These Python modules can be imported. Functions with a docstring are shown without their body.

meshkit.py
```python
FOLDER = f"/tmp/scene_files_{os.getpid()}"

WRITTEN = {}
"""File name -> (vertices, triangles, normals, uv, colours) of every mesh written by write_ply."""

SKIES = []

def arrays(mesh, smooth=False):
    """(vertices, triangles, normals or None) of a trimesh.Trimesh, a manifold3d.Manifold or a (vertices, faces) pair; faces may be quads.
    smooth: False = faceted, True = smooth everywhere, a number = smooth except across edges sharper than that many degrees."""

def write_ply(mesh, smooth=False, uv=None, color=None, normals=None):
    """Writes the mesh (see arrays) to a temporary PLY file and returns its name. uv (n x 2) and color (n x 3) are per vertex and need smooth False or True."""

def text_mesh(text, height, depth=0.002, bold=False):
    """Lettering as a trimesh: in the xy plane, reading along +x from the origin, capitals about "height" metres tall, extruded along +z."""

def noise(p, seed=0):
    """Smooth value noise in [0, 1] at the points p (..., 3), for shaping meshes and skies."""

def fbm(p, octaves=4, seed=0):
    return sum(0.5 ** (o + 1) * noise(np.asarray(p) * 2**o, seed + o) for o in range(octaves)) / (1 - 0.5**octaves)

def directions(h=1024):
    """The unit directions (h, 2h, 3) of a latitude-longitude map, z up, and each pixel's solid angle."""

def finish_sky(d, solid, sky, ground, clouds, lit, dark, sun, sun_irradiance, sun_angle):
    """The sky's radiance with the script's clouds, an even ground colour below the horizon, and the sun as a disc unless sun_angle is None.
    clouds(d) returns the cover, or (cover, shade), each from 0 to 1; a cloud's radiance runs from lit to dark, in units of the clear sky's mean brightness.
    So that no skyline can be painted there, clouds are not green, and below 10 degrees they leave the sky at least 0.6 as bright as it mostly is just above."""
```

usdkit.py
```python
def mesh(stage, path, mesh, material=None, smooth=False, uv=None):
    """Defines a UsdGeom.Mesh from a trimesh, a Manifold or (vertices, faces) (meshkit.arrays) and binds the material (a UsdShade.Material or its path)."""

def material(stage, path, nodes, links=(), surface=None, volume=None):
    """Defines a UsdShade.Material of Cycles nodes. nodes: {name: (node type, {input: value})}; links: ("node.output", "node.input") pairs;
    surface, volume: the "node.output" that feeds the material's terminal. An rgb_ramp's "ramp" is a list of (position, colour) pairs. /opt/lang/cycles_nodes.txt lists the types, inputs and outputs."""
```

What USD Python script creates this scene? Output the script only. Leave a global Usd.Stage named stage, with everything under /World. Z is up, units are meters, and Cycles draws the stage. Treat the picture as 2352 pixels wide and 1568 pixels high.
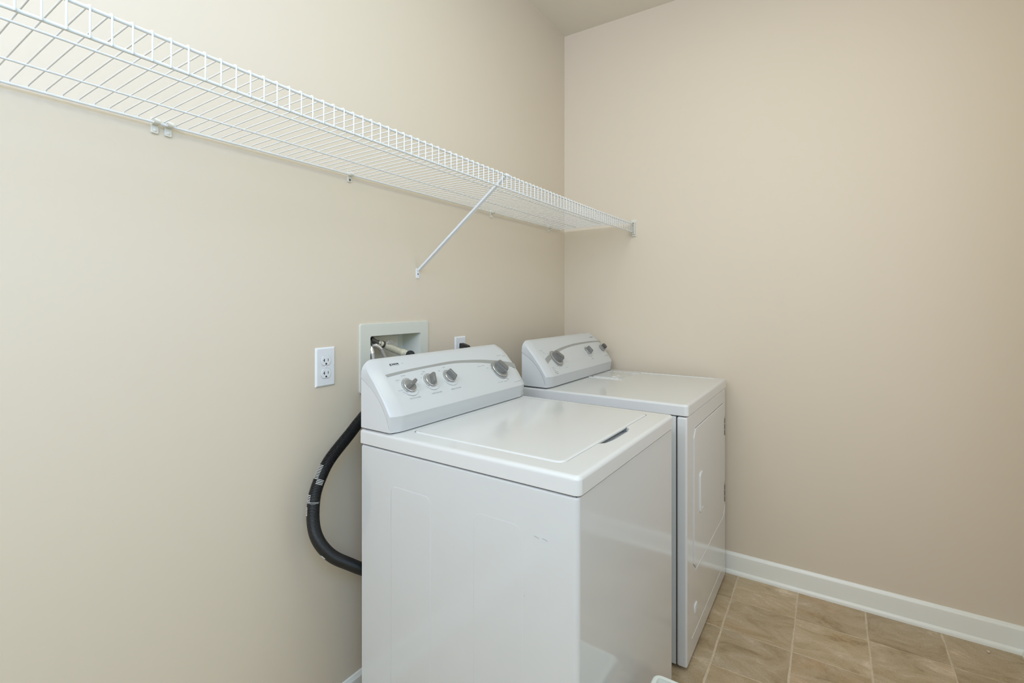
import math, random
import numpy as np, trimesh, manifold3d as m3
from shapely.geometry import Polygon, Point, box as sbox, LineString
from shapely import affinity
import usdkit, meshkit
from pxr import Usd, UsdGeom, UsdLux, UsdShade, Gf, Sdf

random.seed(7); rng = np.random.default_rng(7)
stage = Usd.Stage.CreateInMemory()
UsdGeom.SetStageUpAxis(stage, 'Z'); UsdGeom.SetStageMetersPerUnit(stage, 1.0)
UsdGeom.Xform.Define(stage, '/World'); UsdGeom.Scope.Define(stage, '/World/Looks')

# ------------------------------------------------------------------ camera, lights, exposure
F_PX, HORIZON, YAW, CAM = 1119.3, 691.8, 32.96, (-2.566, -1.297, 1.314)
cam = UsdGeom.Camera.Define(stage, '/World/camera')
cam.CreateHorizontalApertureAttr(36.0); cam.CreateVerticalApertureAttr(24.0)
cam.CreateFocalLengthAttr(36.0 * F_PX / 2352)
cam.CreateVerticalApertureOffsetAttr(-(784 - HORIZON) / 2352 * 36.0)
cam.CreateClippingRangeAttr((0.05, 100.0))
cam.CreateExposureAttr(0.015)
_y = math.radians(YAW); _f = np.array([math.cos(_y), math.sin(_y), 0]); _r = np.array([math.sin(_y), -math.cos(_y), 0])
cam.AddTransformOp().Set(Gf.Matrix4d(*_r, 0, 0, 0, 1, 0, *(-_f), 0, *CAM, 1))

def rect_light(name, loc, rot, w, h, color, intensity):
    l = UsdLux.RectLight.Define(stage, '/World/' + name)
    l.CreateWidthAttr(w); l.CreateHeightAttr(h); l.CreateColorAttr(Gf.Vec3f(*color)); l.CreateIntensityAttr(intensity)
    l.AddTranslateOp().Set(Gf.Vec3d(*loc)); l.AddRotateXYZOp().Set(Gf.Vec3f(*rot))
    return l
# lights out of view, placed to light walls and machines from behind, side, above
rect_light('unseen_back_high_light', (-3.71, -0.95, 2.35), (0, -90, 0), 0.7, 1.6, (0.935, 0.957, 1.11), 9.4)  # unseen, lights the shelf wall and end wall from behind the camera
rect_light('unseen_side_light', (-3.0, -1.935, 1.45), (90, 0, 0), 0.95, 1.35, (0.78, 1.05, 1.0), 2.3)  # unseen, out of view; lights the left of the shelf wall
rect_light('unseen_side_upper_light', (-3.0, -1.935, 2.45), (90, 0, 0), 0.95, 0.6, (0.46, 0.90, 1.75), 7.6)  # unseen upper part of the side light, cooler in tint
rect_light('unseen_front_wall_light', (-1.0, -1.935, 1.5), (90, 0, 0), 0.9, 2.0, (0.97, 0.97, 1.06), 0.90)  # unseen and weak; lights the machine fronts and lower end wall
sky = UsdLux.DomeLight.Define(stage, '/World/sky'); sky.CreateIntensityAttr(0.02); sky.CreateColorAttr(Gf.Vec3f(0.85, 0.93, 1.0))   # faint sky behind the out-of-view wall openings
rect_light('unseen_ceiling_lamp', (-1.4, -1.1, 2.845), (0, 0, 0), 1.18, 0.58, (0.98, 1.08, 0.80), 3.3)  # unseen, out of view; lights the machines from above
# ------------------------------------------------------------------ naming, tags
_used = {}
def path_for(parent, name):
    p = parent.GetPath().AppendChild if parent is not None else Sdf.Path('/World').AppendChild
    key = (str(parent.GetPath()) if parent is not None else '/World', name)
    n = _used.get(key, 0); _used[key] = n + 1
    return p(name if n == 0 else f'{name}_{n:03d}')
def tag(o, label=None, category=None, group=None, kind=None):
    for k, v in (('label', label), ('category', category), ('group', group), ('kind', kind)):
        if v: o.SetCustomDataByKey(k, v)
    return o
def thing(name, label, category, loc=(0, 0, 0), rotz=0.0, group=None):
    x = UsdGeom.Xform.Define(stage, path_for(None, name))
    x.AddTranslateOp().Set(Gf.Vec3d(*loc)); x.AddRotateZOp().Set(rotz)
    return tag(x.GetPrim(), label, category, group)
def obj(name, mesh, mat, parent=None, smooth=32, label=None, kind=None):
    m = usdkit.mesh(stage, str(path_for(parent, name)), mesh, mat, smooth=smooth)
    return tag(m.GetPrim(), label, None, None, kind)
def struct(name, mesh, mat, label=None, smooth=False):
    return tag(obj(name, mesh, mat, None, smooth), label, kind='structure')

# ------------------------------------------------------------------ materials
def mat(name, color, rough=0.5, spec=0.5, coat=0.0, metal=0.0, noise=None, bump=None, **kw):
    nodes = {'p': ('principled_bsdf', dict(base_color=color, roughness=rough, specular_ior_level=spec, coat_weight=coat, metallic=metal, **kw))}
    links = []
    if noise or bump:
        nodes['g'] = ('geometry', {})
    if noise:                                   # (scale, amount): faint mottling of the colour itself
        sc, am = noise
        nodes['n'] = ('noise_texture', {'scale': sc, 'detail': 4.0})
        nodes['r'] = ('rgb_ramp', {'ramp': [(0.3, tuple(c * (1 - am) for c in color)), (0.7, tuple(min(1, c * (1 + am)) for c in color))]})
        links += [('g.position', 'n.vector'), ('n.fac', 'r.fac'), ('r.color', 'p.base_color')]
    if bump:                                    # (scale, strength, distance)
        nodes['bn'] = ('noise_texture', {'scale': bump[0], 'detail': 3.0})
        nodes['b'] = ('bump', {'strength': bump[1], 'distance': bump[2]})
        links += [('g.position', 'bn.vector'), ('bn.fac', 'b.height'), ('b.normal', 'p.normal')]
    return usdkit.material(stage, '/World/Looks/' + name, nodes, links, surface='p.BSDF')

M = {}
M['wall'] = mat('wall_paint', (0.705, 0.620, 0.498), 0.55, 0.35, bump=(260, 0.10, 0.0006))
M['ceiling'] = mat('ceiling_paint', (0.77, 0.72, 0.62), 0.85, 0.2, bump=(180, 0.12, 0.0008))
M['trim'] = mat('trim_paint', (0.85, 0.86, 0.80), 0.30, 0.5)
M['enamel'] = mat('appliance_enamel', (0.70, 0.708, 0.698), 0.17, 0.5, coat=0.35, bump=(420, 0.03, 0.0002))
M['enamel_side'] = mat('appliance_enamel_shaded', (0.645, 0.658, 0.652), 0.12, 0.5, coat=0.3, bump=(420, 0.03, 0.0002))  # darker copy of the same enamel, toning down light on the sides
M['console_side'] = mat('console_plastic_lit', (0.66, 0.675, 0.675), 0.28, 0.45)  # lighter copy of the console plastic, for the light on its ends
M['console'] = mat('console_plastic_shaded', (0.60, 0.615, 0.615), 0.28, 0.45)  # darker copy of the side plastic, shade put into the face colour
M['knob'] = mat('knob_grey_plastic', (0.30, 0.30, 0.29), 0.32, 0.5, metal=0.25)
M['grip'] = mat('knob_grip_plastic', (0.20, 0.20, 0.19), 0.30, 0.5, metal=0.2)
M['knob_dark'] = mat('knob_dark_plastic', (0.085, 0.085, 0.075), 0.35)
M['dial'] = mat('dial_grey_plastic', (0.36, 0.36, 0.345), 0.42)
M['chrome'] = mat('bright_rim', (0.75, 0.75, 0.74), 0.18, metal=0.9)
M['band'] = mat('band_grey_print', (0.33, 0.335, 0.315), 0.4)
M['ink'] = mat('ink_grey', (0.33, 0.35, 0.36), 0.6)
M['ink_faint'] = mat('ink_faint_grey', (0.50, 0.52, 0.53), 0.6)
M['black_ink'] = mat('ink_black', (0.02, 0.022, 0.024), 0.5)
M['dark'] = mat('dark_gap', (0.03, 0.03, 0.03), 0.7)
M['grey_metal'] = mat('hinge_metal', (0.13, 0.125, 0.11), 0.45, metal=0.5)
M['wire'] = mat('white_vinyl_wire', (0.76, 0.775, 0.765), 0.35, 0.5)
M['brace'] = mat('white_painted_steel', (0.80, 0.83, 0.86), 0.38)
M['clip'] = mat('white_clip_plastic', (0.70, 0.68, 0.60), 0.4)
M['plate'] = mat('outlet_white_plastic', (0.77, 0.79, 0.81), 0.28)
M['boxplastic'] = mat('supply_box_plastic', (0.67, 0.68, 0.605), 0.42)
M['boxcream'] = mat('supply_box_cream', (0.66, 0.64, 0.55), 0.5)
M['hose'] = mat('black_corrugated_plastic', (0.012, 0.012, 0.013), 0.33, 0.5)
M['hosemark'] = mat('white_hose_mark', (0.74, 0.74, 0.70), 0.5, noise=(500, 0.4))
M['clear_hose'] = mat('cream_hose_plastic', (0.56, 0.53, 0.40), 0.35)
M['braid'] = mat('grey_braided_hose', (0.42, 0.40, 0.38), 0.38, metal=0.3, bump=(900, 0.4, 0.0006))
M['brass'] = mat('dark_valve_metal', (0.10, 0.10, 0.085), 0.35, metal=0.6)
M['plug'] = mat('black_plug_rubber', (0.018, 0.017, 0.016), 0.45)
M['bin'] = mat('white_bin_plastic', (0.72, 0.75, 0.69), 0.35)
M['crumb'] = mat('beige_crumb', (0.62, 0.53, 0.40), 0.7)
M['grout'] = mat('grout_beige', (0.62, 0.51, 0.37), 0.6, noise=(60, 0.10))
M['scuff'] = mat('grey_scuff', (0.36, 0.37, 0.38), 0.6)

def tile_mat(name, ang, shift, tone):
    """Vinyl tile: long soft streaks of brown, taupe and pale mineral, each variant turned and shifted."""
    t = np.array(tone)
    nodes = {
        'g': ('geometry', {}),
        'mp': ('mapping', {'location': shift, 'rotation': (0, 0, math.radians(ang)), 'scale': (1.0, 0.52, 1.0)}),
        'n1': ('noise_texture', {'scale': 10.0, 'detail': 9.0, 'roughness': 0.72, 'distortion': 0.7}),
        'r1': ('rgb_ramp', {'ramp': [(0.34, tuple(t * (0.66, 0.62, 0.54))), (0.43, tuple(t * (0.90, 0.88, 0.82))), (0.51, tuple(t)), (0.58, tuple(t * (1.10, 1.12, 1.18))), (0.66, tuple(t * (1.42, 1.49, 1.72))), (0.74, tuple(t * (1.62, 1.75, 2.15)))]}),
        'mp2': ('mapping', {'location': (shift[1], shift[0], 0), 'rotation': (0, 0, math.radians(ang + 25)), 'scale': (1.0, 0.5, 1.0)}),
        'n2': ('noise_texture', {'scale': 6.0, 'detail': 3.0, 'distortion': 0.6}),
        'r2': ('rgb_ramp', {'ramp': [(0.35, (1.0, 1.0, 1.0)), (0.58, (1.0, 0.99, 0.97)), (0.74, (1.02, 0.88, 0.76))]}),
        'n3': ('noise_texture', {'scale': 170.0, 'detail': 2.0}),
        'r3': ('rgb_ramp', {'ramp': [(0.3, (0.92, 0.92, 0.91)), (0.7, (1.07, 1.07, 1.07))]}),
        'm1': ('mix', {'blend_type': 'multiply', 'fac': 1.0}), 'm2': ('mix', {'blend_type': 'multiply', 'fac': 1.0}),
        'b': ('bump', {'strength': 0.25, 'distance': 0.0015}),
        'p': ('principled_bsdf', {'roughness': 0.42, 'specular_ior_level': 0.4})}
    nodes['m1'] = MIX(); nodes['m2'] = MIX()
    a, b, o = MIXIO
    links = [('g.position', 'mp.vector'), ('mp.vector', 'n1.vector'), ('n1.fac', 'r1.fac'), ('g.position', 'mp2.vector'), ('mp2.vector', 'n2.vector'), ('n2.fac', 'r2.fac'),
             ('g.position', 'n3.vector'), ('n3.fac', 'r3.fac'), ('r1.color', 'm1.' + a), ('r2.color', 'm1.' + b), ('m1.' + o, 'm2.' + a), ('r3.color', 'm2.' + b),
             ('m2.' + o, 'p.base_color'), ('n1.fac', 'b.height'), ('b.normal', 'p.normal')]
    return usdkit.material(stage, '/World/Looks/' + name, nodes, links, surface='p.BSDF')
MIXIO = ('vector1', 'vector2', 'vector')
def MIX(): return ('vector_math', {'math_type': 'multiply'})
TONE = (0.485, 0.380, 0.248)
TILES = [tile_mat(f'vinyl_tile_{w}', a, s, tuple(np.array(TONE) * k)) for w, a, s, k in
         (('warm', 18, (0.3, 1.7, 0), 1.0), ('pale', -14, (4.1, 2.2, 0), 1.10), ('taupe', 30, (7.7, 0.4, 0), 0.96), ('brown', 8, (2.9, 9.1, 0), 0.92), ('sand', -32, (5.2, 6.6, 0), 1.04))]

# ------------------------------------------------------------------ shapes
def man(m): return m
def mbox(x0, x1, y0, y1, z0, z1):
    return m3.Manifold.cube((x1 - x0, y1 - y0, z1 - z0)).translate((x0, y0, z0))
def rbox(x0, x1, y0, y1, z0, z1, r=0.004, n=12):
    """Box with rounded edges: the hull of eight spheres."""
    r = min(r, (x1 - x0) / 2.01, (y1 - y0) / 2.01, (z1 - z0) / 2.01)
    s = m3.Manifold.sphere(r, n)
    return m3.Manifold.batch_hull([s.translate((x, y, z)) for x in (x0 + r, x1 - r) for y in (y0 + r, y1 - r) for z in (z0 + r, z1 - r)])
def cs(pts): return m3.CrossSection([np.asarray(pts, float)])
def rrect(x0, x1, y0, y1, r, n=8):
    P = sbox(x0 + r, y0 + r, x1 - r, y1 - r).buffer(r, quad_segs=n) if r > 0 else sbox(x0, y0, x1, y1)
    return np.array(P.exterior.coords)[:-1][::-1] if not P.exterior.is_ccw else np.array(P.exterior.coords)[:-1]
def plate(pts, h, bev=0.0, steps=3, draft=None):
    """Convex outline in xy raised to h with a rounded top edge of radius bev."""
    pts = np.asarray(pts, float)
    if bev <= 0: return cs(pts).extrude(h)
    P = Polygon(pts); hull = []
    for k in range(steps + 1):
        a = k / steps * math.pi / 2
        q = np.array(P.buffer(-bev * (1 - math.cos(a)) if k else 0, join_style='mitre').exterior.coords)[:-1]
        hull.append(np.c_[q, np.full(len(q), h - bev + bev * math.sin(a))])
    hull.append(np.c_[pts, np.zeros(len(pts))])
    return m3.Manifold.hull_points(np.vstack(hull))
def basis(mf, o, ex, ey, ez):
    """Place a shape made in xyz in the frame (ex, ey, ez) at o."""
    T = np.c_[np.asarray(ex, float), np.asarray(ey, float), np.asarray(ez, float), np.asarray(o, float)]
    if isinstance(mf, trimesh.Trimesh):
        m = mf.copy(); m.apply_transform(np.vstack([T, [0, 0, 0, 1]])); return m
    return mf.transform(T)
def tube(pts, r, n=8, caps=True, arc=None, face=None):
    """Sweep of a circle along pts; r may vary; arc=(a0, a1) keeps only part of the circle, measured from the direction face."""
    P = np.asarray(pts, float); r = np.broadcast_to(np.asarray(r, float), len(P))
    T = np.gradient(P, axis=0); T /= np.linalg.norm(T, axis=1)[:, None]
    u = np.cross(T[0], [0, 0, 1.0]); u = u if np.linalg.norm(u) > 1e-6 else np.cross(T[0], [0, 1.0, 0]); u /= np.linalg.norm(u)
    V = []
    full = arc is None
    ang = np.linspace(0, 2 * np.pi, n, endpoint=False) if full else np.linspace(arc[0], arc[1], n)
    for p, t, q in zip(P, T, r):
        if face is not None: u = np.asarray(face, float)
        u = u - t * (u @ t); u /= np.linalg.norm(u); w = np.cross(t, u)
        V.append(p + q * (np.cos(ang)[:, None] * u + np.sin(ang)[:, None] * w))
    V = np.vstack(V); Fc = []
    for i in range(len(P) - 1):
        for j in range(n if full else n - 1):
            a, b = i * n + j, i * n + (j + 1) % n
            Fc += [[a, b, b + n], [a, b + n, a + n]]
    if caps and full:
        V = np.vstack([V, P[0], P[-1]]); c0, c1 = len(V) - 2, len(V) - 1; e = (len(P) - 1) * n
        for j in range(n):
            Fc += [[c0, (j + 1) % n, j], [c1, e + j, e + (j + 1) % n]]
    return trimesh.Trimesh(V, np.array(Fc), process=False)
def spline(pts, n):
    from scipy.interpolate import CubicSpline
    P = np.asarray(pts, float); d = np.r_[0, np.cumsum(np.linalg.norm(np.diff(P, axis=0), axis=1))]
    c = CubicSpline(d, P); fine = c(np.linspace(0, d[-1], 1500)); L = np.r_[0, np.cumsum(np.linalg.norm(np.diff(fine, axis=0), axis=1))]
    return np.c_[tuple(np.interp(np.linspace(0, L[-1], n), L, fine[:, k]) for k in range(3))]
def lathe(prof, n=40):
    """(r, z) profile turned about z."""
    prof = np.asarray(prof, float)
    return trimesh.creation.revolve(prof, sections=n)
def cat(*ms):
    out = []
    for m in ms:
        if hasattr(m, 'to_mesh'):
            v, f, _ = meshkit.arrays(m); m = trimesh.Trimesh(v, f, process=False)
        out.append(m)
    return trimesh.util.concatenate(out)
def screw(o, nrm, r=0.004, h=0.0015):
    nrm = np.asarray(nrm, float); a = np.cross(nrm, [0, 0, 1.0]); a = a / np.linalg.norm(a) if np.linalg.norm(a) > 1e-6 else np.array([1.0, 0, 0])
    return basis(lathe([(0, 0), (r, 0), (r, h * .5), (r * .6, h), (0, h * 1.05)], 16), o, a, np.cross(nrm, a), nrm)
X, Y, Zv = np.eye(3)

# ------------------------------------------------------------------ the room
CEIL, ROOM_Y, ROOM_X = 2.865, -1.922, -3.7
BOX = (-1.4501, -1.2081, 1.045, 1.1965)                   # opening of the recessed supply box in the shelf wall
wl = mbox(ROOM_X - .1, .1, 0, .10, -0.02, CEIL) - mbox(BOX[0] - .002, BOX[1] + .002, -.1, .085, BOX[2] - .002, BOX[3] + .002)
struct('wall_left', wl, M['wall'], 'long beige wall with the wire shelf')
struct('wall_right', mbox(0, .10, ROOM_Y - .1, 0, -0.02, CEIL), M['wall'], 'plain beige end wall beside the dryer')
wf = mbox(ROOM_X - .1, 0, ROOM_Y - .10, ROOM_Y, -0.02, CEIL) - mbox(-3.475, -2.525, ROOM_Y - .2, ROOM_Y + .1, .775, 2.125) - mbox(-3.475, -2.525, ROOM_Y - .2, ROOM_Y + .1, 2.15, 2.75) - mbox(-1.45, -.55, ROOM_Y - .2, ROOM_Y + .1, .5, 2.5)  # openings out of view, cut to suit the unseen lights
struct('wall_front', wf, M['wall'], 'beige wall facing the shelf wall')
wb = mbox(ROOM_X - .10, ROOM_X, ROOM_Y, 0, -0.02, CEIL) - mbox(ROOM_X - .2, ROOM_X + .1, -1.755, -.145, 2.0, 2.7)  # opening out of view, cut for the unseen high light
struct('wall_back', wb, M['wall'], 'beige wall behind the camera with an unseen high opening for light')
struct('ceiling', mbox(ROOM_X - .1, .1, ROOM_Y - .1, .1, CEIL, CEIL + .06), M['ceiling'])

def base_profile():
    a = [(0, 0), (.0215, 0), (.0215, .006), (.0195, .0125), (.0155, .0175), (.0125, .0195), (.0125, .084), (.0115, .0885), (.0080, .0925), (.0065, .0965), (.0045, .0995), (0, .1008)]
    return a
def baseboard(name, p0, p1, inward, label):
    p0, p1 = np.array([*p0, 0.0]), np.array([*p1, 0.0]); L = np.linalg.norm(p1 - p0); t = (p1 - p0) / L; inward = np.array([*inward, 0.0])
    pts = np.array(base_profile())
    if np.cross(inward[:2], [0, 0]) is None: pass
    e = cs(pts if Polygon(pts).exterior.is_ccw else pts[::-1]).extrude(L)
    if np.dot(np.cross(inward, Zv), t) < 0: p0, t = p1, -t
    struct(name, basis(e, p0, inward, Zv, t), M['trim'], label, smooth=25)
baseboard('baseboard_left', (ROOM_X, 0), (0, 0), (0, -1), 'white baseboard along the shelf wall')
baseboard('baseboard_right', (0, 0), (0, ROOM_Y), (-1, 0), 'white baseboard along the end wall')
baseboard('baseboard_front', (ROOM_X, ROOM_Y), (0, ROOM_Y), (0, 1), 'white baseboard along the wall facing the shelf')

# floor: grout bed with every vinyl tile a part
floor = struct('floor', mbox(ROOM_X - .1, .1, ROOM_Y - .1, .1, -.06, -.0012), M['grout'], 'tiled floor in streaked brown and beige')
TX0, TPX, TY0, TPY = -.2303, .2288, -.9378, .2452
for i in range(-1, 16):
    for j in range(-4, 4):
        x1 = TX0 - (i) * TPX; x0 = x1 - TPX; y1 = TY0 - (j - 0) * TPY; y0 = y1 - TPY
        x0, x1, y0, y1 = max(x0, ROOM_X), min(x1, 0), max(y0, ROOM_Y), min(y1, 0)
        if x1 - x0 < .02 or y1 - y0 < .02: continue
        g1, g2 = .0026, .0038
        if x1 < 0: x1 -= g1
        if x0 > ROOM_X: x0 += g1
        if y1 < 0: y1 -= g2
        if y0 > ROOM_Y: y0 += g2
        P = []
        for a, b in (((x0, y0), (x1, y0)), ((x1, y0), (x1, y1)), ((x1, y1), (x0, y1)), ((x0, y1), (x0, y0))):
            for k in range(5):
                q = np.array(a) * (1 - k / 5) + np.array(b) * k / 5
                P.append(q + rng.normal(0, .0009, 2))
        P = np.array(P); c = P.mean(0); n = len(P)
        top = c + (P - c) * (1 - .0022 / .11)
        V = np.vstack([np.c_[P, np.full(n, -.0012)], np.c_[P, np.full(n, -.0004)], np.c_[top, np.full(n, 0.0)], [[*c, 0.0]]])
        Fc = []
        for k in range(n):
            k2 = (k + 1) % n
            for l in (0, n): Fc += [[l + k, l + k2, l + n + k2], [l + k, l + n + k2, l + n + k]]
            Fc.append([2 * n + k, 2 * n + k2, 3 * n])
        obj('tile', (V, np.array(Fc)), TILES[rng.integers(len(TILES))], floor, smooth=20)

# trims around the out-of-view light openings, and the unseen ceiling lamp
def frame(x0, x1, z0, z1, w, t):
    return (mbox(x0 - w, x1 + w, 0, t, z0 - w, z1 + w) - mbox(x0, x1, -1, 1, z0, z1))
struct('trim_1', basis(frame(-1.755, -.145, 2.0, 2.7, .06, .012), (ROOM_X, 0, 0), Y, X * -1, Zv).translate((.012, 0, 0)), M['trim'], 'white casing of the unseen high light opening behind the camera')
struct('trim_2', (frame(-3.475, -2.525, .775, 2.75, .06, .012) + mbox(-3.48, -2.52, 0, .012, 2.122, 2.153)).translate((0, ROOM_Y, 0)), M['trim'], 'white casing of the unseen side light opening')
struct('trim_3', frame(-1.45, -.55, .5, 2.5, .06, .012).translate((0, ROOM_Y, 0)), M['trim'], 'white casing of the unseen tall light opening in the wall facing the shelf')
lamp = thing('unseen_ceiling_panel', 'unseen flat white light panel on the ceiling, placed to light the machines', 'lamp', (-1.4, -1.1, CEIL))  # unseen fixture around the ceiling light, out of view
obj('frame', mbox(-.625, .625, -.325, .325, -.030, 0) - mbox(-.592, .592, -.292, .292, -.05, -.008), M['trim'], lamp, smooth=False)
obj('diffuser', mbox(-.590, .590, -.290, .290, -.012, -.009), M['plate'], lamp, smooth=False)

# ------------------------------------------------------------------ wire shelf
shelf = thing('wire_shelf', 'long white wire shelf with a turned-down front lip', 'shelf', (0, 0, 0))
SX = [-3.4, -2.4, -2.1, -1.86, -1.6, -1.3, -1.0, -.69, -.35, -.05, 0]
SZ = np.array([.006, .0055, .0005, -.0005, -.0020, -.0035, -.0045, -.0050, -.0025, .0015, .002])
def sag(x): return np.interp(x, SX, SZ)
XS = np.linspace(-3.4, -.045, 60)
def rail(y, z, r, x0, x1, k=1.0, n=10):
    xs = np.linspace(x0, x1, 50)
    return tube(np.c_[xs, np.full_like(xs, y), z + k * sag(xs)], r, n)
obj('back_rail', rail(-.0125, 1.7205, .0026, -3.4, -.075, .15), M['wire'], shelf, label='thick rail against the wall')
obj('deck_rail', rail(-.130, 1.7225, .0021, -3.4, -.118, .4), M['wire'], shelf)
obj('deck_rail', rail(-.285, 1.7235, .0021, -3.4, -.140, .75), M['wire'], shelf)
obj('lip_rail', rail(-.4175, 1.7265, .0030, -3.4, -.024, .8, 12), M['wire'], shelf, label='upper front rail')
obj('lip_rail', rail(-.4175, 1.6845, .0030, -3.4, -.024, 1.0, 12), M['wire'], shelf, label='lower front rail')
k = 0
x = -2.3379 + 90.0 * .02535
n0 = 0
for n in range(-42, 91):
    x = -2.3379 + .02535 * n
    if x > -.026: break
    d = sag(x); zb, zt, zl = 1.7262 + .15 * d, 1.7308 + .8 * d, 1.6835 + d
    pts = [(x, -.0105, zb - .004), (x, -.0125, zb), (x, -.020, zb + .0006), (x, -.21, (zb + zt) / 2 + .0008), (x, -.412, zt), (x, -.4185, zt - .0002), (x, -.4215, zt - .0018), (x, -.4222, zt - .0045), (x, -.4222, (zt + zl) / 2), (x, -.4222, zl + .001), (x, -.4215, zl - .0015)]
    obj('cross_wire', tube(pts, .00145, 7), M['wire'], shelf, smooth=50)

def wall_clip(x, z, label, turned=False):
    t = thing('wall_clip', label, 'clip', (x, 0, z), group='wall clips holding the wire shelf')
    s = -1 if turned else 1
    body = plate(rrect(-.0075, .0075, -.023, .013, .003, 4), .0045, .0012)
    obj('tab', basis(body, (0, 0, 0), X, Zv, -Y), M['clip'], t)
    a = np.linspace(-.9 * math.pi / 2, 1.35 * math.pi, 14)
    hook = [(x0, -.0125 - .0042 * math.sin(q) * 1.0, .0025 - .0048 * math.cos(q)) for q in a for x0 in (0,)]
    prof = np.array([(p[1], p[2]) for p in hook])
    outer = LineString(prof).buffer(.0015, quad_segs=3)
    e = cs(np.array(outer.exterior.coords)[:-1][::-1] if not outer.exterior.is_ccw else np.array(outer.exterior.coords)[:-1]).extrude(.013).translate((0, 0, -.0065))
    obj('hook', basis(e, (0, 0, 0), Y, Zv, X), M['clip'], t)
    obj('arm', rbox(-.0055, .0055, -.012, -.002, -.004, .000, .001, 8), M['clip'], t)
    obj('screw', screw((.000, -.0045, -.0155), -Y, .0038, .0018), M['grey_metal'] if turned else M['clip'], t)
    return t
wall_clip(-2.0745, 1.7215, 'white plastic wall clip, left one of the close pair under the shelf')
wall_clip(-2.0475, 1.7215, 'white plastic wall clip, right one of the close pair under the shelf')
wall_clip(-1.5330, 1.7205, 'single white wall clip under the middle of the shelf, above the outlet', True)
wall_clip(-.7423, 1.7190, 'white wall clip under the shelf just right of the brace')
wall_clip(-.1972, 1.7190, 'white wall clip under the shelf nearest the room corner')

br = thing('shelf_brace', 'slanted white steel brace holding up the shelf front', 'brace', (0, 0, 0))
A, B = np.array([-1.2203, -.0075, 1.4300]), np.array([-1.2390, -.4085, 1.7215])
t = (B - A) / np.linalg.norm(B - A); side = np.cross(t, Zv); side /= np.linalg.norm(side); up = np.cross(side, t)
sec = cs([(-.0068, -.003), (.0068, -.003), (.0068, .004), (.0052, .004), (.0052, -.0012), (-.0052, -.0012), (-.0052, .004), (-.0068, .004)])
obj('bar', basis(sec.extrude(np.linalg.norm(B - A)), A, side, up, t), M['brace'], br)
pl = plate(rrect(-.0080, .0080, -.0300, .0085, .004, 5), .0032, .001)
obj('wall_plate', basis(pl, (A[0] + .000, 0, A[2]), X, Zv, -Y), M['brace'], br)
obj('screw_hole', basis(lathe([(0, 0), (.0026, 0), (.0026, .0004), (0, .0004)], 14), (A[0], -.0032, A[2] - .0135), X, Zv, -Y), M['dark'], br, label='dark screw hole')
hk = LineString([(0, -.010), (0, .003)] + [(-.0095 * (1 - math.cos(q)) / 2 - .0, .002 + .0045 * math.sin(q)) for q in np.linspace(.2, math.pi, 8)] + [(-.0095, -.002)]).buffer(.0009, quad_segs=3)
hp = np.array(hk.exterior.coords)[:-1]; hp = hp if hk.exterior.is_ccw else hp[::-1]
obj('hook', basis(cs(hp).extrude(.012).translate((0, 0, -.006)), (B[0], -.4125, 1.7235), Y, Zv, X), M['brace'], br)

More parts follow.
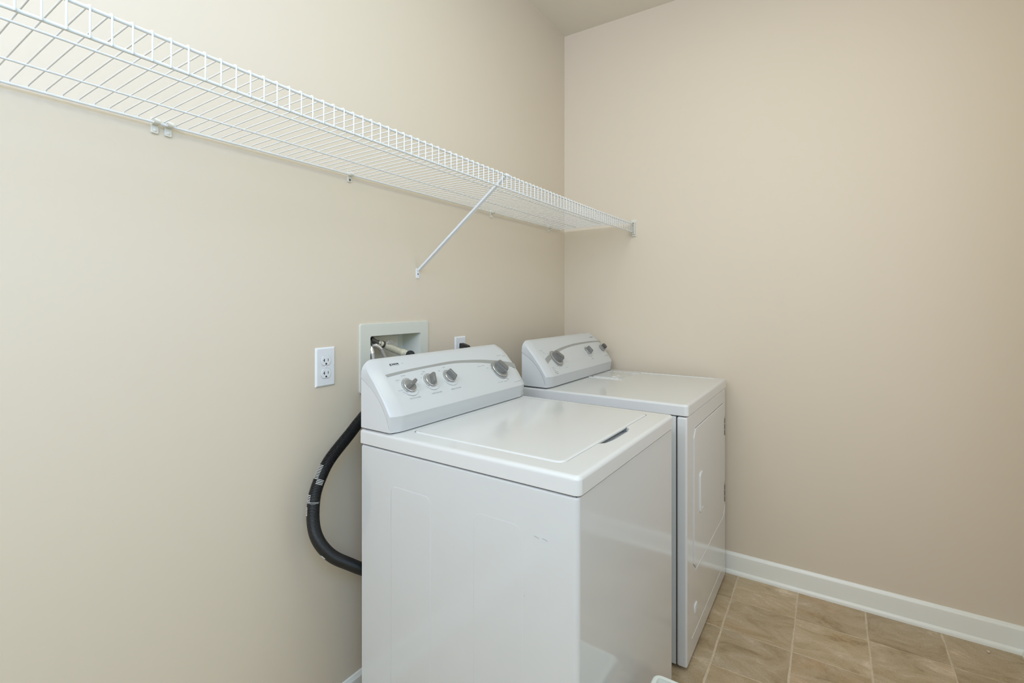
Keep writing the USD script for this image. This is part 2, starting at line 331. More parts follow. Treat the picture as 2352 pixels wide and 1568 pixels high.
eb = thing('end_bracket', 'small white bracket holding the shelf end on the end wall', 'bracket', (0, -.4175, 1.705))
obj('back_plate', basis(plate(rrect(-.016, .016, -.043, .050, .005, 5), .0055, .0015), (0, 0, 0), -Y, Zv, -X), M['clip'], eb)
sk = rbox(-.022, -.004, -.012, .0125, -.0315, .034, .002, 8) - mbox(-.03, -.008, -.0085, .0085, -.028, .03)
obj('socket', sk, M['clip'], eb)
obj('foot', rbox(-.012, -.004, -.010, .006, -.041, -.029, .0015, 8), M['clip'], eb)

# ------------------------------------------------------------------ outlets, plug, supply box
def receptacle(t, cz):
    R = Point(0, 0).buffer(.0172, quad_segs=12).intersection(sbox(-.02, -.0145, .02, .0145))
    pts = np.array(R.exterior.coords)[:-1]; pts = pts if R.exterior.is_ccw else pts[::-1]
    ring = cs(pts).offset(.0011, m3.JoinType.Round).extrude(.0002) 
    obj('painted_gap_shade', basis(ring, (0, -.0051, cz), X, Zv, -Y), M['ink_faint'], t, smooth=False)  # flat grey ring paints the shade round the receptacle
    r = obj('receptacle', basis(plate(pts, .0022, .0007), (0, -.0050, cz), X, Zv, -Y), M['plate'], t)
    o = -.0050 - .0022
    sl = cs([(-.0078, -.0030), (-.0054, -.0030), (-.0054, .0058), (-.0078, .0058), (-.0078, .0022), (-.0102, .0022), (-.0102, .0002), (-.0078, .0002)]).extrude(.0004)
    obj('slot', basis(sl, (0, o, cz), X, Zv, -Y), M['dark'], r, smooth=False, label='T-shaped neutral slot')
    obj('slot', basis(cs(rrect(.0056, .0074, -.0020, .0060, .0002)).extrude(.0004), (0, o, cz), X, Zv, -Y), M['grey_metal'], r, smooth=False)
    g = Point(0, -.0095).buffer(.0027, quad_segs=8).union(sbox(-.0027, -.0118, .0027, -.0095))
    gp = np.array(g.exterior.coords)[:-1]; gp = gp if g.exterior.is_ccw else gp[::-1]
    obj('ground_hole', basis(cs(gp).extrude(.0004), (0, o, cz), X, Zv, -Y), M['dark'], r, smooth=False)
def outlet(x, z, label, group=None):
    t = thing('wall_outlet', label, 'outlet', (x, 0, z), group='white wall outlets')
    P = rrect(-.0348, .0348, -.0600, .0600, .0025, 3)
    hull = np.vstack([np.c_[P, np.zeros(len(P))], np.c_[P, np.full(len(P), .0015)], np.c_[P * (.865, .925), np.full(len(P), .0052)]])
    obj('cover_plate', basis(m3.Manifold.hull_points(hull), (0, 0, 0), X, Zv, -Y), M['plate'], t, smooth=14)
    receptacle(t, .0195); receptacle(t, -.0195)
    obj('screw', screw((0, -.0052, 0), -Y, .0030, .0011), M['plate'], t)
    return t
outlet(-1.6229, 1.1130, 'white double outlet with nothing plugged in, left of the supply box')
outlet(-.9684, 1.1070, 'white outlet half hidden behind the washer console, with a plug in it')
pg = thing('power_plug', 'black plug and cord in the outlet behind the washer', 'plug', (-.9684, 0, 1.1265))
obj('plug_body', m3.Manifold.batch_hull([rbox(-.013, .013, -.012, -.0075, -.013, .013, .002, 8), rbox(-.011, .011, -.030, -.020, -.010, .010, .003, 8), rbox(-.006, .010, -.047, -.044, -.008, .004, .003, 8)]), M['plug'], pg)
obj('cord', tube(spline([(.002, -.044, -.002), (.012, -.062, -.008), (.030, -.080, -.05), (.032, -.085, -.25), (.03, -.06, -.6), (.02, -.05, -1.1)], 40), .0040, 8), M['plug'], pg)

sb = thing('supply_box', 'white recessed plumbing box in the wall behind the washer', 'plumbing box', (0, 0, 0))
fr = plate(rrect(-1.4935, -1.1665, 1.0080, 1.2395, .010, 5), .0060, .002) - cs(rrect(BOX[0], BOX[1], BOX[2], BOX[3], .007, 5)).extrude(.05).translate((0, 0, -.02))
obj('frame', basis(fr, (0, 0, 0), X, Zv, -Y), M['boxplastic'], sb)
inner = mbox(BOX[0] - .0015, BOX[1] + .0015, -.002, .080, BOX[2] - .0015, BOX[3] + .0015)
hol = m3.Manifold.hull_points(np.array([(x, y, z) for y, dx, dz in ((-.01, 0, 0), (.074, .016, .010)) for x in (BOX[0] + dx * .3, BOX[1] - dx) for z in (BOX[2] + dz, BOX[3] - dz)]))
obj('recess', inner - hol, M['boxplastic'], sb, smooth=False)
obj('back_panel', rbox(-1.392, -1.268, .052, .0745, 1.050, 1.1895, .003, 8), M['boxcream'], sb, label='cream raised panel at the back')
obj('rivet', rbox(-1.4885, -1.480, -.010, -.003, 1.0060, 1.0150, .001, 8), M['grey_metal'], sb, label='small metal tab at the lower corner')

vx = lambda pts, r, n=14: tube(np.array(pts), r, n)
vl = obj('valve', vx([(-1.430, .070, 1.184), (-1.428, .03, 1.184), (-1.426, .012, 1.182)], .0115), M['brass'], sb, label='dark metal water valve at the upper left')
obj('spout', cat(vx([(-1.432, .012, 1.184), (-1.4125, .006, 1.1725), (-1.398, .002, 1.1690)], [.0095, .0085, .0085]), vx([(-1.432, .014, 1.190), (-1.444, .006, 1.194)], .006)), M['brass'], vl)
obj('collar', vx([(-1.408, .0045, 1.1710), (-1.4035, .0030, 1.1695)], .0112), M['chrome'], vl, label='bright metal collar')
obj('drop', vx([(-1.437, .014, 1.182), (-1.437, .012, 1.160)], .0085), M['brass'], vl)

dh = thing('drain_hose', 'black corrugated drain hose looping out beside the washer', 'hose', (0, 0, 0))
hp = [(-1.300, -.040, 1.122), (-1.335, -.075, 1.100), (-1.400, -.085, 1.060), (-1.470, -.080, 1.005), (-1.5545, -.074, .9385), (-1.5900, -.071, .9060), (-1.6320, -.070, .8720), (-1.6640, -.070, .8420), (-1.6890, -.072, .8070), (-1.7070, -.073, .7700), (-1.7145, -.074, .7305), (-1.7155, -.075, .6940), (-1.7070, -.076, .6490), (-1.6825, -.077, .6020), (-1.6450, -.078, .5585), (-1.5985, -.080, .5210), (-1.5455, -.083, .4800), (-1.470, -.090, .435), (-1.400, -.110, .405), (-1.33, -.150, .390)]
NR = 300
path = spline(hp, NR * 4)
tt = np.arange(NR * 4) % 4
rad = np.select([tt == 0, tt == 1, tt == 2], [.0170, .0178, .0178], .0160)
obj('hose_body', tube(path, rad, 18), M['hose'], dh, smooth=40)
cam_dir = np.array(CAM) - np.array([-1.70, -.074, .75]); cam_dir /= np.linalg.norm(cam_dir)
def hose_mark(z0, z1, a0, a1):  # white marks on some of the hose ridges
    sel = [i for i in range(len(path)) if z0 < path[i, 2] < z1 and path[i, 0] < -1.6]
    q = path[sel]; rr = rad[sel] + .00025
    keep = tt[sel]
    obj('white_mark', tube(q, np.where((keep == 1) | (keep == 2), rr, rr - .0008), 10, caps=False, arc=(a0, a1), face=cam_dir), M['hosemark'], dh, smooth=40, label='white marks on the ridges')
hose_mark(.800, .834, .35, 1.45); hose_mark(.789, .803, -.75, .40); hose_mark(.744, .767, .60, 1.45); hose_mark(.7440, .7485, -.95, .7); hose_mark(.712, .734, 1.0, 1.5)
hose_mark(.582, .597, .95, 1.5)

sv = thing('drain_hose_sleeve', 'cream ribbed hose sleeve joining the valve to the black hose', 'hose', (0, 0, 0))
q = spline([(-1.402, .002, 1.1690), (-1.386, .000, 1.1630), (-1.360, -.004, 1.1510), (-1.330, -.012, 1.1370), (-1.305, -.030, 1.1260)], 48)
rr = np.interp(np.linspace(0, 1, 48), [0, .12, .3, .8, .84, .9, 1], [.0085, .0105, .0125, .0120, .0142, .0142, .0128]) + .0006 * (np.arange(48) % 3 == 0)
obj('sleeve', tube(q, rr, 16), M['clear_hose'], sv, smooth=50)
obj('clamp', tube(q[4:8], .0122, 16), M['brass'], sv)
obj('tie', cat(*[tube([(-1.384 + .004 * i, -.012, 1.168 - .002 * i), (-1.378 + .005 * i, -.016, 1.176 - .003 * i), (-1.366 + .005 * i, -.017, 1.178 - .004 * i)], .0012, 6) for i in range(3)]), M['braid'], sv, label='loose tie ends')
for nm, pts, r, lab in (('bend', [(-1.429, .006, 1.1615), (-1.426, .000, 1.1640), (-1.418, -.006, 1.160), (-1.405, -.010, 1.145), (-1.393, -.014, 1.120), (-1.385, -.018, 1.08), (-1.38, -.03, .95), (-1.36, -.06, .7)], .0062, 'grey braided supply hose curving down out of the valve'),
                        ('drop', [(-1.4420, .008, 1.162), (-1.4428, -.004, 1.150), (-1.4432, -.012, 1.125), (-1.4432, -.0145, 1.00), (-1.4432, -.0145, .72)], .0060, 'grey braided supply hose hanging straight down at the left')):
    h = thing('supply_hose', lab, 'hose', (0, 0, 0), group='grey braided supply hoses')
    s = spline(pts, 60)
    obj('tube', tube(s, r, 12), M['braid'], h, smooth=60)
    obj('crimp', tube(s[1:5], r + .0014, 12), M['chrome'], h)

# ------------------------------------------------------------------ washer and dryer
PROF = np.array([(.5640, .950), (.5580, .985), (.5555, .9955), (.5575, .9995), (.5850, 1.0400), (.6200, 1.0830), (.6500, 1.1150), (.6640, 1.1285), (.6740, 1.1370), (.6830, 1.1418), (.6900, 1.1435)])
V0 = np.array([.585, 1.040]); TV = np.array([.065, .074]); TV /= np.linalg.norm(TV); NV = np.array([-TV[1], TV[0]])
def surf(s, h=0.0):
    """(v, z) of the console face at slope distance s, h above the moulded surface."""
    o = V0 + s * TV; best = None
    for a, b in zip(PROF[2:-1], PROF[3:]):
        d = b - a; den = NV[0] * -d[1] + NV[1] * d[0]
        if abs(den) < 1e-12: continue
        w = a - o; k = (w[0] * -d[1] + w[1] * d[0]) / den; m = (NV[0] * w[1] - NV[1] * w[0]) / den
        if -.02 <= m <= 1.02: best = k if best is None else max(best, k)
    return o + (h + (best or 0)) * NV
def on_face(mesh, u, s, h=0.0):
    p = surf(s, h); return basis(mesh, (u, *p), X, (0, *TV), (0, *NV))
def loft(rings):
    n = len(rings[0]); V = np.vstack(rings); Fc = []
    for i in range(len(rings) - 1):
        for j in range(n):
            a, b = i * n + j, i * n + (j + 1) % n
            Fc += [[a, b, b + n], [a, b + n, a + n]]
    e = (len(rings) - 1) * n
    for j in range(1, n - 1): Fc += [[0, j + 1, j], [e, e + j, e + j + 1]]
    return trimesh.Trimesh(V, np.array(Fc))
def to_man(tm):
    return m3.Manifold(m3.Mesh(np.asarray(tm.vertices, np.float32), np.asarray(tm.faces, np.uint32)))
def console(W, top_r=.040, vb=.692):
    fine = []
    for (a, b) in zip(PROF[:-1], PROF[1:]):
        for k in range(3): fine.append(a + (b - a) * k / 3)
    fine.append(PROF[-1]); rings = []
    for v, z in fine:
        ins = 0.0
        if z > PROF[-1][1] - top_r:
            d = z - (PROF[-1][1] - top_r); ins = top_r - math.sqrt(max(top_r ** 2 - d ** 2, 0))
        ins = min(ins, top_r * .92)
        ru, rv = .042, min(.019, (vb - v) * .9)
        q = np.linspace(math.radians(38), math.pi / 2, 8); s0, c0 = math.sin(q[0]), math.cos(q[0])
        left = [(ins + ru * (1 - (math.sin(t) - s0) / (1 - s0)), v + rv * (1 - math.cos(t) / c0)) for t in q[::-1]]
        right = [(W - a, b) for a, b in left[::-1]]
        ring = [(ins, vb)] + left + right + [(W - ins, vb)]
        rings.append(np.array([(a, b, z) for a, b in ring]))
    m = to_man(loft(rings))
    if m.volume() < 0: m = m3.Manifold(m3.Mesh(np.asarray(loft(rings).vertices, np.float32), np.asarray(loft(rings).faces[:, ::-1], np.uint32)))
    side = Polygon([(.75, .90), (.75, 1.093), (.689, 1.093), (.670, 1.0815), (.652, 1.0695), (.634, 1.0555), (.618, 1.0395), (.602, 1.019), (.589, .998), (.580, .978), (.574, .958), (.572, .90)])
    def prism(P, u0, u1):
        p = np.array(P.exterior.coords)[:-1]; p = p if P.exterior.is_ccw else p[::-1]
        return basis(cs(p).extrude(u1 - u0), (u0, 0, 0), Y, Zv, X)
    body = m - prism(side, -.1, .0035) - prism(side, W - .0035, W + .1)
    pl = side.buffer(-.0013).intersection(sbox(0, .952, .692, 1.2))
    return body, prism(pl, .0005, .0060), prism(pl, W - .0060, W - .0005)
def arc_sector(r0, r1, a0, a1, h, n=20):
    a = np.radians(np.linspace(a0, a1, n))
    p = np.r_[np.c_[r1 * np.cos(a), r1 * np.sin(a)], np.c_[r0 * np.cos(a[::-1]), r0 * np.sin(a[::-1])]]
    return cs(p).extrude(h)
def knob(parent, u, s, R, turn, kind, dots=()):
    """Control knob: grey dial crescent with white tick dots, skirt with a bright rim, and a grip."""
    k = None
    if kind == 'small':
        obj('knob_surround', on_face(lathe([(R + .012, 0), (R + .0115, .0012), (R + .009, .0016), (R + .006, .0008), (0, .0006)][::-1], 40), u, s), M['console'], parent)
        d = obj('dial', on_face(arc_sector(R * .6, R + .0075, 62, 222, .0016), u, s, .0008), M['dial'], parent, smooth=False)
        for a in dots:
            q = np.radians(a); obj('tick_dot', on_face(lathe([(0, 0), (.0012, 0), (.0012, .0004), (0, .0004)], 10), u + (R + .0045) * math.cos(q), s + (R + .0045) * math.sin(q), .0024), M['plate'], d, smooth=False)
        sk = obj('knob', on_face(lathe([(0, .002), (R, .002), (R, .0052), (R - .0012, .0066), (R * .7, .0076), (0, .0080)], 40), u, s), M['knob'], parent)
        obj('rim', on_face(lathe([(R - .0002, .0050), (R + .0005, .0052), (R + .0004, .0060), (R - .0012, .0068)], 40), u, s), M['chrome'], sk)
        g = m3.Manifold.batch_hull([rbox(-.0066, .0066, -.0190, .0195, .004, .008, .003, 8), rbox(-.0052, .0052, -.0150, .0185, .019, .0255, .0030, 8)])
        obj('grip', on_face(g.rotate((0, 0, turn)), u, s), M['grip'], sk)
    else:
        obj('knob_surround', on_face(lathe([(R + .0065, 0), (R + .006, .0015), (R + .004, .0018), (0, .0012)][::-1], 48), u, s), M['dial'], parent)
        sk = obj('knob', on_face(lathe([(0, .003), (R, .003), (R + .001, .0048), (R, .0066), (R - .004, .0078), (R * .76, .0084), (0, .0088)], 56), u, s), M['knob'], parent)
        obj('rim', on_face(lathe([(R + .0008, .0046), (R + .0015, .0050), (R + .0013, .0060), (R - .0002, .0068)], 56), u, s), M['chrome'], sk)
        r2 = R * .76
        dome = lathe([(0, .0060), (r2, .0060), (r2 * .98, .0230), (r2 * .94, .0270), (r2 * .84, .0300), (0, .0308)], 48)
        dm = to_man(dome) if dome.is_watertight else None
        if dm is not None:
            if dm.volume() < 0: dm = to_man(trimesh.Trimesh(dome.vertices, dome.faces[:, ::-1]))
            cut = rbox(r2 * .34, r2 * 1.4, -.1, .1, .0215, .05, .004, 8) + rbox(-r2 * 1.4, -r2 * .34, -.1, .1, .0195, .05, .004, 8)
            dome = dm - cut.rotate((0, 0, turn))
        else:
            dome = cat(dome)
        obj('grip', on_face(dome, u, s), M['grip'], sk)
    return sk
def print_band(parent, top, bot, name='trim_band'):
    """Flat printed band following the face between two edges given in (u, s)."""
    from scipy.interpolate import PchipInterpolator
    top, bot = np.array(top), np.array(bot)
    w = np.linspace(0, 1, 60)
    tu = np.interp(w, np.linspace(0, 1, len(top)), top[:, 0]); ts = PchipInterpolator(top[:, 0], top[:, 1])(tu)
    bu = np.interp(w, np.linspace(0, 1, len(bot)), bot[:, 0]); bs = PchipInterpolator(bot[:, 0], bot[:, 1])(bu)
    V, Fc = [], []
    for i in range(60):
        for j in range(4):
            f = j / 3; u = tu[i] * (1 - f) + bu[i] * f; s = ts[i] * (1 - f) + bs[i] * f
            V.append((u, *surf(s, .0006)))
    for i in range(59):
        for j in range(3):
            a = i * 4 + j; Fc += [[a, a + 1, a + 5], [a, a + 5, a + 4]]
    V = np.array(V); n = len(V)
    V2 = V.copy(); V2[:, 1] -= NV[0] * .0005; V2[:, 2] -= NV[1] * .0005
    Fc = np.array(Fc); rim = [(i * 4, (i + 1) * 4) for i in range(59)] + [((i + 1) * 4 + 3, i * 4 + 3) for i in range(59)]
    rf = []
    for a, b in rim: rf += [[a, b, b + n], [a, b + n, a + n]]
    obj(name, (np.vstack([V, V2]), np.vstack([Fc, Fc[:, ::-1] + n, np.array(rf)])), M['band'], parent, smooth=False)
def letter(parent, text, u, s, h, ink='ink', bold=False, center=False, name='lettering', width=None):
    m = meshkit.text_mesh(text, h, .0003, bold)
    w = m.bounds[1][0] - m.bounds[0][0]
    if width: m.apply_scale((width / w, 1, 1)); w = width
    if center: m.apply_translate = m.apply_translation((-w / 2, 0, 0))
    obj(name, on_face(m, u, s, .0003), M[ink], parent, smooth=False)
def front_round(x0, x1, y0, y1, r, rb=.002, n=6):
    P = [(x0 + r - r * math.cos(t), y0 + r - r * math.sin(t)) for t in np.linspace(0, math.pi / 2, n)]
    P += [(x1 - a + x0, b) for a, b in P[::-1]]
    return np.array(P + [(x1, y1 - rb), (x1 - rb, y1), (x0 + rb, y1), (x0, y1 - rb)])
def cabinet_top(W, D0, D1, z0, z1, r):
    """Top panel slab with soft edges."""
    P = front_round(-.0012, W + .003, D0, D1, .016)
    h = []
    for k in range(6):
        a = k / 5 * math.pi / 2; q = np.array(Polygon(P).buffer(-r * (1 - math.cos(a)) if k else 0, join_style='round').exterior.coords)[:-1]
        h.append(np.c_[q, np.full(len(q), z1 - r + r * math.sin(a))])
    q = np.array(Polygon(P).buffer(-.002).exterior.coords)[:-1]
    h += [np.c_[P, np.full(len(P), z0 + .002)], np.c_[q, np.full(len(q), z0)]]
    return m3.Manifold.hull_points(np.vstack(h))
def cabinet_body(W, D, z0, z1, r=.012):
    P = front_round(0, W, 0, D, r); q = np.array(Polygon(P).buffer(-.006).exterior.coords)[:-1]; q2 = np.array(Polygon(P).buffer(-.0018).exterior.coords)[:-1]
    return m3.Manifold.hull_points(np.vstack([np.c_[P, np.full(len(P), z0)], np.c_[P, np.full(len(P), z1 - .006)], np.c_[q2, np.full(len(q2), z1 - .0018)], np.c_[q, np.full(len(q), z1)]]))

# ---- washer
WW, ZT = .680, .9475
ws = thing('washing_machine', 'white top-loading washing machine, nearer of the two machines', 'washing machine', (-1.6397, -.8606, 0), -1.2)
body = cabinet_body(WW, .690, .020, .9025)
# long shallow pressed panels in the side sheet
def pressed(y0, y1, zt, r, h):
    a = rrect(y0 - .0035, y1 + .0035, .10, zt + .0035, r + .0035, 6); b = rrect(y0, y1, .104, zt, r, 6)
    return basis(m3.Manifold.hull_points(np.vstack([np.c_[a, np.full(len(a), -.0006)], np.c_[a, np.full(len(a), .00001)], np.c_[b, np.full(len(b), h)]])), (0, 0, 0), Y, Zv, -X)
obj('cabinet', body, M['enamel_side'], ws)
obj('pressed_panel', pressed(.4215, .5640, .8085, .018, .0006), M['enamel_side'], ws, smooth=False)
obj('pressed_panel', pressed(.1400, .2760, .8075, .022, .00035), M['enamel_side'], ws, smooth=False)
obj('seam', mbox(.006, WW - .006, .006, .684, .9020, .9060), M['dark'], ws, smooth=False)
top = cabinet_top(WW, -.004, .694, .9055, ZT, .010)
LID = (.058, .640, .068, .545)
def lidpoly(g): return rrect(LID[0] - g, LID[1] + g, LID[2] - g, LID[3] + g, .022 + g, 6)
top = top - cs(lidpoly(.0022)).extrude(.05).translate((0, 0, ZT - .0060))
scoop = Polygon([(.236, .074), (.262, .052), (.30, .045), (.40, .045), (.432, .052), (.456, .074), (.456, .11), (.236, .11)])
sp = np.array(scoop.buffer(.006).buffer(-.006).exterior.coords)[:-1]; sp = sp if Polygon(sp).exterior.is_ccw else sp[::-1]
top = top - cs(sp).extrude(.05).translate((0, 0, ZT - .016))
obj('top_panel', top, M['enamel'], ws)
L = []
P = lidpoly(0)
for k in range(5):
    a = k / 4 * math.pi / 2; q = np.array(Polygon(P).buffer(-.006 * (1 - math.cos(a)) if k else 0).exterior.coords)[:-1]
    L.append(np.c_[q, np.full(len(q), ZT + .0022 - .004 + .004 * math.sin(a))])
L.append(np.c_[P, np.full(len(P), ZT - .0045)])
lid = obj('lid', m3.Manifold.hull_points(np.vstack(L)), M['enamel'], ws)
obj('lid_print', basis(cat(*[trimesh.creation.box((.010, .0012, .0002)).apply_translation((0, .003 * i, 0)) for i in range(3)]), (.070, .520, ZT + .0024), (.9, .43, 0), (-.43, .9, 0), Zv), M['ink_faint'], lid, smooth=False, label='tiny printed mark')
cb, sl, sr = console(WW)
con = obj('console', cb, M['console'], ws, smooth=19)
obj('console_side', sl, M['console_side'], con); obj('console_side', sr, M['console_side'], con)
obj('console_seam', mbox(.012, WW - .012, .5735, .690, ZT - .0005, .9502), M['dark'], ws, smooth=False)
print_band(con, [(.0416, .0806), (.13, .0868), (.2188, .0903), (.327, .0931), (.4546, .0842), (.537, .0721), (.6485, .0472), (.667, .0400)],
           [(.0442, .0714), (.13, .0785), (.2133, .0822), (.3198, .0835), (.4453, .0729), (.5221, .0590), (.6317, .0298), (.6630, .0195)])
knob(ws, .1040, .0295, .0205, -68, 'small', (105, 160, 205))
knob(ws, .1965, .0335, .0200, -25, 'small', (115, 165, 205))
knob(ws, .2860, .0345, .0200, 22, 'small', (130,))
knob(ws, .5565, .0275, .0340, 26, 'big')
letter(con, 'WATER LEVEL', .0830, -.0118, .0052, width=.0440)
letter(con, 'TEMPERATURE', .1735, -.0108, .0052, width=.0465)
letter(con, 'RINSE OPTIONS', .2630, -.0108, .0052, width=.0480)
for txt, u, s, w in (('MEDIUM', .0935, .0665, .017), ('SMALL', .0650, .0545, .014), ('EX LARGE', .0560, .0205, .020), ('LARGE', .0690, .0120, .012), ('COLD', .1720, .0610, .010), ('WARM', .1830, .0690, .012), ('HOT', .1640, .0490, .008), ('OFF', .2500, .0620, .010), ('EXTRA', .2780, .0720, .013), ('RINSE', .1300, .0450, .012), ('DELICATE', .4480, .0520, .020), ('CYCLE', .4740, .0520, .012), ('SOAK', .4900, .0400, .012), ('HEAVY DUTY', .5960, .0850, .026), ('NORMAL', .6260, .0790, .018), ('COTTON STURDY', .5080, -.0245, .032), ('PERM PRESS', .5470, -.0250, .020), ('AUTOMATIC', .6010, -.0360, .045)):
    letter(con, txt, u, s, .0030, 'ink_faint', width=w)
for u, s in ((.5215, .0480), (.5150, .0365), (.5720, -.0160), (.5755, -.0190)):
    obj('printed_dot', on_face(lathe([(0, 0), (.0019, 0), (.0019, .0003), (0, .0003)], 10), u, s, .0003), M['ink'], con, smooth=False)
def logo(parent, u, s, w, h):
    """Brand badge: tall first letter, small capitals between two rules, all in black on white."""
    lg = obj('logo', on_face(cat(meshkit.text_mesh('K', h, .0003, True)), u, s, .0003), M['black_ink'], parent, smooth=False)
    m = meshkit.text_mesh('ENMORE', h * .52, .0003, True); ww = m.bounds[1][0] - m.bounds[0][0]; m.apply_scale((w * .72 / ww, 1, 1)); m.apply_translation((0, h * .42, 0))
    obj('logo_letters', on_face(m, u + w * .24, s, .0003), M['black_ink'], lg, smooth=False)
    obj('logo_rule', on_face(cat(trimesh.creation.box((w * .76, h * .10, .0003)).apply_translation((w * .60, h * .04, 0)), trimesh.creation.box((h * .10, h * .40, .0003)).apply_translation((w * .97, h * .22, 0))), u, s, .0004), M['ink'], lg, smooth=False)
logo(con, .0775, .1085, .0365, .0078)
letter(con, '70', .1235, .1105, .0042, 'ink_faint', name='lettering')
def scratch(pts, r=.00055):
    return tube(np.array(pts), r, 6)
obj('scuff_mark', scratch([(-.0003, .1075, .7970), (-.0003, .100, .7958), (-.0003, .095, .7938)]), M['scuff'], ws, label='fine grey scratch on the side')
obj('scuff_mark', scratch([(-.0003, .087, .7962), (-.0003, .079, .7962), (-.0003, .0735, .7935)]), M['scuff'], ws, label='fine grey scratch on the side')
obj('scuff_mark', scratch([(-.0003, .1335, .6562), (-.0003, .1320, .6555)], .0009), M['scuff'], ws, label='small dark chip on the side')
for x in (.06, WW - .06):
    for y in (.06, .62):
        obj('foot', lathe([(0, 0), (.022, 0), (.022, .012), (.010, .016), (.010, .03), (0, .03)], 20).apply_translation((x, y, .0005)), M['dark'], ws)

# ---- dryer
DW = .720
dr = thing('dryer', 'white front-loading clothes dryer beside the end wall', 'dryer', (-.7837, -.8788, 0), -.6)
shell = cabinet_body(DW, .700, .016, .9025, .010)
front = rbox(0, DW, 0, .0362, .012, .9022, .0075, 20)
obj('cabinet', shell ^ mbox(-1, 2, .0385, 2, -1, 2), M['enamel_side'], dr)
DOOR = (.0905, .6900, .3100, .8390)
dpoly = Polygon([(.092, .8390 - .03), (.1195, .8390), (.6500, .8390), (.6880, .806), (.6880, .358), (.6550, .3170), (.1250, .3170), (.092, .345)]).buffer(.010).buffer(-.010)
dpts = np.array(dpoly.exterior.coords)[:-1]; dpts = dpts if dpoly.exterior.is_ccw else dpts[::-1]
rpoly = dpoly.buffer(.0026)
rpts = np.array(rpoly.exterior.coords)[:-1]; rpts = rpts if rpoly.exterior.is_ccw else rpts[::-1]
recess = basis(cs(rpts).extrude(.02), (0, .0060, 0), X, Zv, -Y)
obj('front_panel', front - recess, M['enamel'], dr)
obj('door_lip', tube(spline([(.6905, -.0004, .362), (.6890, -.0004, .350), (.682, -.0004, .338), (.670, -.0004, .325), (.655, -.0004, .3165), (.640, -.0004, .3135), (.60, -.0004, .3130), (.36, -.0004, .3130), (.128, -.0004, .3130)], 60), .0042, 10), M['enamel'], dr, label='raised lip under the door')
door = obj('door', basis(plate(dpts, .0092, .0030, 3), (0, .0060, 0), X, Zv, -Y), M['enamel'], dr)
hp_ = rrect(.174, .224, .5005, .6565, .016, 6)
hd = plate(hp_, .0055, .004, 4) - cs(rrect(.186, .240, .514, .643, .010, 6)).extrude(.05).translate((0, 0, .0022))
obj('handle', basis(hd, (0, -.0030, 0), X, Zv, -Y), M['enamel'], door, label='recessed white pull handle')
for zc in (.7265, .4150):
    h = obj('hinge', rbox(.6540, .7030, -.0016, .002, zc - .042, zc + .042, .0008, 8), M['grey_metal'], dr, label='dark metal door hinge')
    for q in range(3):
        obj('knuckle', tube(np.array([(.6830, -.0022, zc - .040 + .028 * q), (.6830, -.0022, zc - .018 + .028 * q)]), .0034, 10), M['knob_dark'] if q % 2 else M['grey_metal'], h)
obj('toe_line', rbox(.0700, .7000, -.0012, .001, .0780, .0830, .0010, 8), M['enamel'], dr)
obj('toe_clip', basis(plate(np.array([(.1080, .1800), (.1150, .1500), (.1240, .1480), (.1490, .1750), (.1400, .1840)])[::1], .0035, .001), (0, .0005, 0), X, Zv, -Y), M['plate'], dr)
obj('seam', mbox(.006, DW - .006, .006, .694, .9020, .9060), M['dark'], dr, smooth=False)
obj('side_seam', mbox(.004, DW - .004, .030, .045, .020, .9010), M['dark'], dr, smooth=False)
dtop = cabinet_top(DW, -.004, .700, .9055, .9465, .009)
# stepped-down field for the lint screen at the back right, and a soft bead along the right edge
dtop = dtop - plate(rrect(.4050, .6560, .3920, .5700, .008, 4), .05, 0).translate((0, 0, .9465 - .0030))
obj('top_panel', dtop, M['enamel'], dr)
obj('bead', cat(tube(spline([(.404, .560, .9466), (.404, .45, .9466), (.404, .396, .9466)], 12), .0022, 8), tube(np.array([(.404, .391, .9466), (.53, .391, .9466), (.655, .391, .9466)]), .0022, 8), tube(np.array([(.672, .392, .9466), (.678, .2, .9466), (.682, .044, .9466)]), .0020, 8)), M['enamel'], dr)
lint = obj('lint_lid', plate(rrect(.445, .640, .430, .560, .010, 5), .0035, .0015).translate((0, 0, .9433)), M['enamel'], dr)
obj('finger_grip', m3.Manifold.batch_hull([rbox(.470, .530, .452, .472, .9455, .9475, .001, 8), rbox(.476, .524, .456, .468, .9480, .9500, .001, 8)]), M['enamel'], lint)
cb, sl, sr = console(DW - .006)
con = obj('console', cb, M['console'], dr, smooth=19)
obj('console_side', sl, M['console_side'], con); obj('console_side', sr, M['console_side'], con)
obj('console_seam', mbox(.012, DW - .018, .5735, .690, .9462, .9502), M['dark'], dr, smooth=False)
print_band(con, [(.0502, .0319), (.0740, .0410), (.0984, .0480), (.1777, .0655), (.26, .0760), (.3431, .0827), (.4111, .0858), (.5572, .0857), (.7045, .0762)],
           [(.0504, .0084), (.0740, .0180), (.0990, .0257), (.1800, .0470), (.2239, .0586), (.3395, .0717), (.3961, .0746), (.5446, .0765), (.7082, .0695)])
knob(dr, .1430, .0255, .0350, 40, 'big')
knob(dr, .4830, .0285, .0190, 15, 'small')
sk = obj('knob', on_face(lathe([(0, .002), (.0200, .002), (.0200, .0055), (.0165, .0075), (.0130, .0080), (.0130, .0170), (.0118, .0182), (0, .0185)], 36), .6600, .0300), M['knob'], dr, label='push button start knob')
obj('rim', on_face(lathe([(.0198, .0050), (.0206, .0054), (.0190, .0066)], 36), .6600, .0300), M['chrome'], sk)
obj('grip', on_face(lathe([(0, .0150), (.0140, .0150), (.0140, .0245), (.0120, .0265), (0, .0268)], 32), .6600, .0300), M['knob_dark'], sk)
letter(con, 'TEMP', .4670, -.0175, .0048, width=.025)
letter(con, 'START', .6370, -.0175, .0048, width=.042)
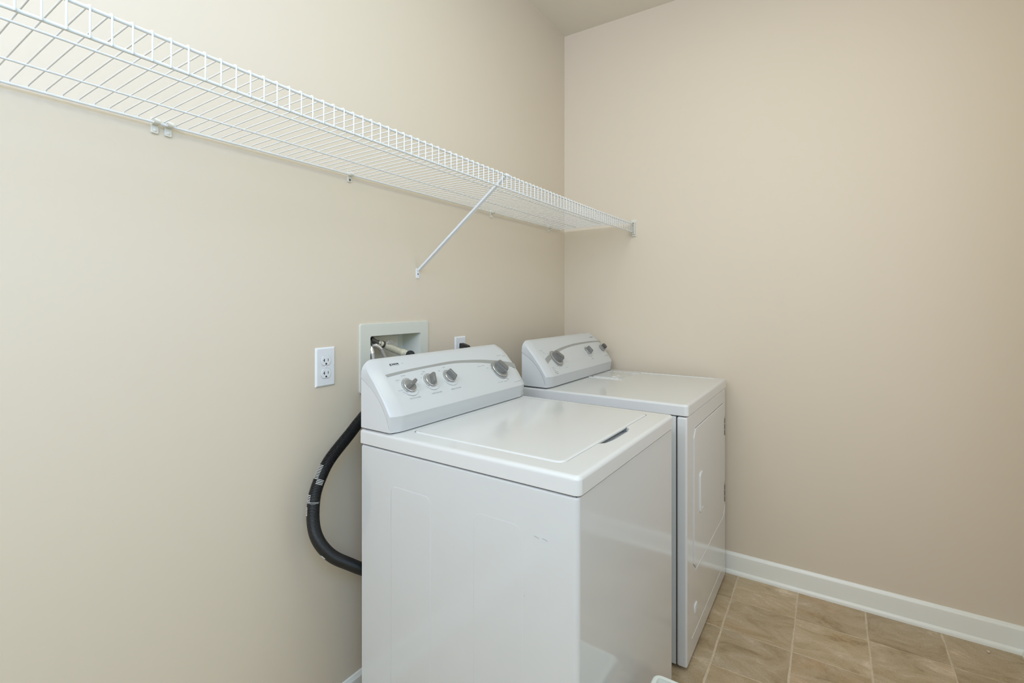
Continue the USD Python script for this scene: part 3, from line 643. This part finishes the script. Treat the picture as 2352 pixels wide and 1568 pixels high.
for i, (txt, w) in enumerate((('NORMAL', .020), ('VERY DRY', .023), ('DRY', .018), ('DAMP DRY', .028), ('TIMED', .024))):
    letter(con, txt, .0600 + .0015 * i, -.0160 - .0075 * i, .0040, 'ink' if i > 2 else 'ink_faint', width=w)
letter(con, 'AIR', .1740, -.0290, .0042, 'ink_faint', width=.026)
for i, w in enumerate((.012, .010, .010, .008)):
    letter(con, ('DELICATE', 'LESS', 'DRY', 'OFF')[i], .0600 + .004 * i, .0760 - .0075 * i, .0034, 'ink_faint', width=w)
for u, s in ((.1110, -.0120), (.1235, -.0235), (.0995, .0560)):
    obj('printed_dot', on_face(lathe([(0, 0), (.0022, 0), (.0022, .0003), (0, .0003)], 10), u, s, .0003), M['ink'], con, smooth=False)
lg = meshkit.text_mesh('KENMORE', .0050, .0003, True); lg.apply_scale((.038 / (lg.bounds[1][0] - lg.bounds[0][0]), 1, 1))
obj('logo', on_face(lg, .6190, .1060, .0003), M['ink'], con, smooth=False)
obj('scuff_mark', rbox(-.0004, .0006, .0090, .0125, .0440, .0455, .0003, 6), M['scuff'], dr)
for x in (.06, DW - .06):
    for y in (.08, .62):
        obj('foot', lathe([(0, 0), (.020, 0), (.020, .010), (.010, .014), (.010, .03), (0, .03)], 20).apply_translation((x, y, .0005)), M['dark'], dr)

# ------------------------------------------------------------------ small things
BZ = .345
bn = thing('waste_bin', 'white plastic bin in front of the washer, only a rim corner showing', 'bin', (-1.2930, -.9170, 0), 0)
bw, bd = .30, .22
def ring(ins, z, r=.018):
    p = rrect(-bw + ins, -ins, -bd + ins, -ins, r, 5); return np.c_[p, np.full(len(p), z)]
outer = m3.Manifold.hull_points(np.vstack([ring(.035, 0), ring(.012, BZ - .02)]))
inn = m3.Manifold.hull_points(np.vstack([ring(.039, .004), ring(.0145, BZ + .01)]))
obj('body', outer - inn, M['bin'], bn)
rim = m3.Manifold.hull_points(np.vstack([ring(.001, BZ - .018), ring(0, BZ - .010), ring(0, BZ - .004), ring(.002, BZ - .0012), ring(.004, BZ)]))
rim = rim - m3.Manifold.hull_points(np.vstack([ring(.0145, BZ - .03, .008), ring(.0125, BZ + .004, .009)]))
obj('rim', rim, M['bin'], bn)
cr = thing('floor_crumb', 'small beige crumb on the floor near the end wall baseboard', 'crumb', (-.0650, -1.8010, 0))
ic = trimesh.creation.icosphere(2, .0052); ic.vertices = ic.vertices * (1.25, .95, .7) * (1 + .12 * (meshkit.noise(ic.vertices * 400) - .5))[:, None]; ic.apply_translation((0, 0, .0034))
obj('crumb', ic, M['crumb'], cr)
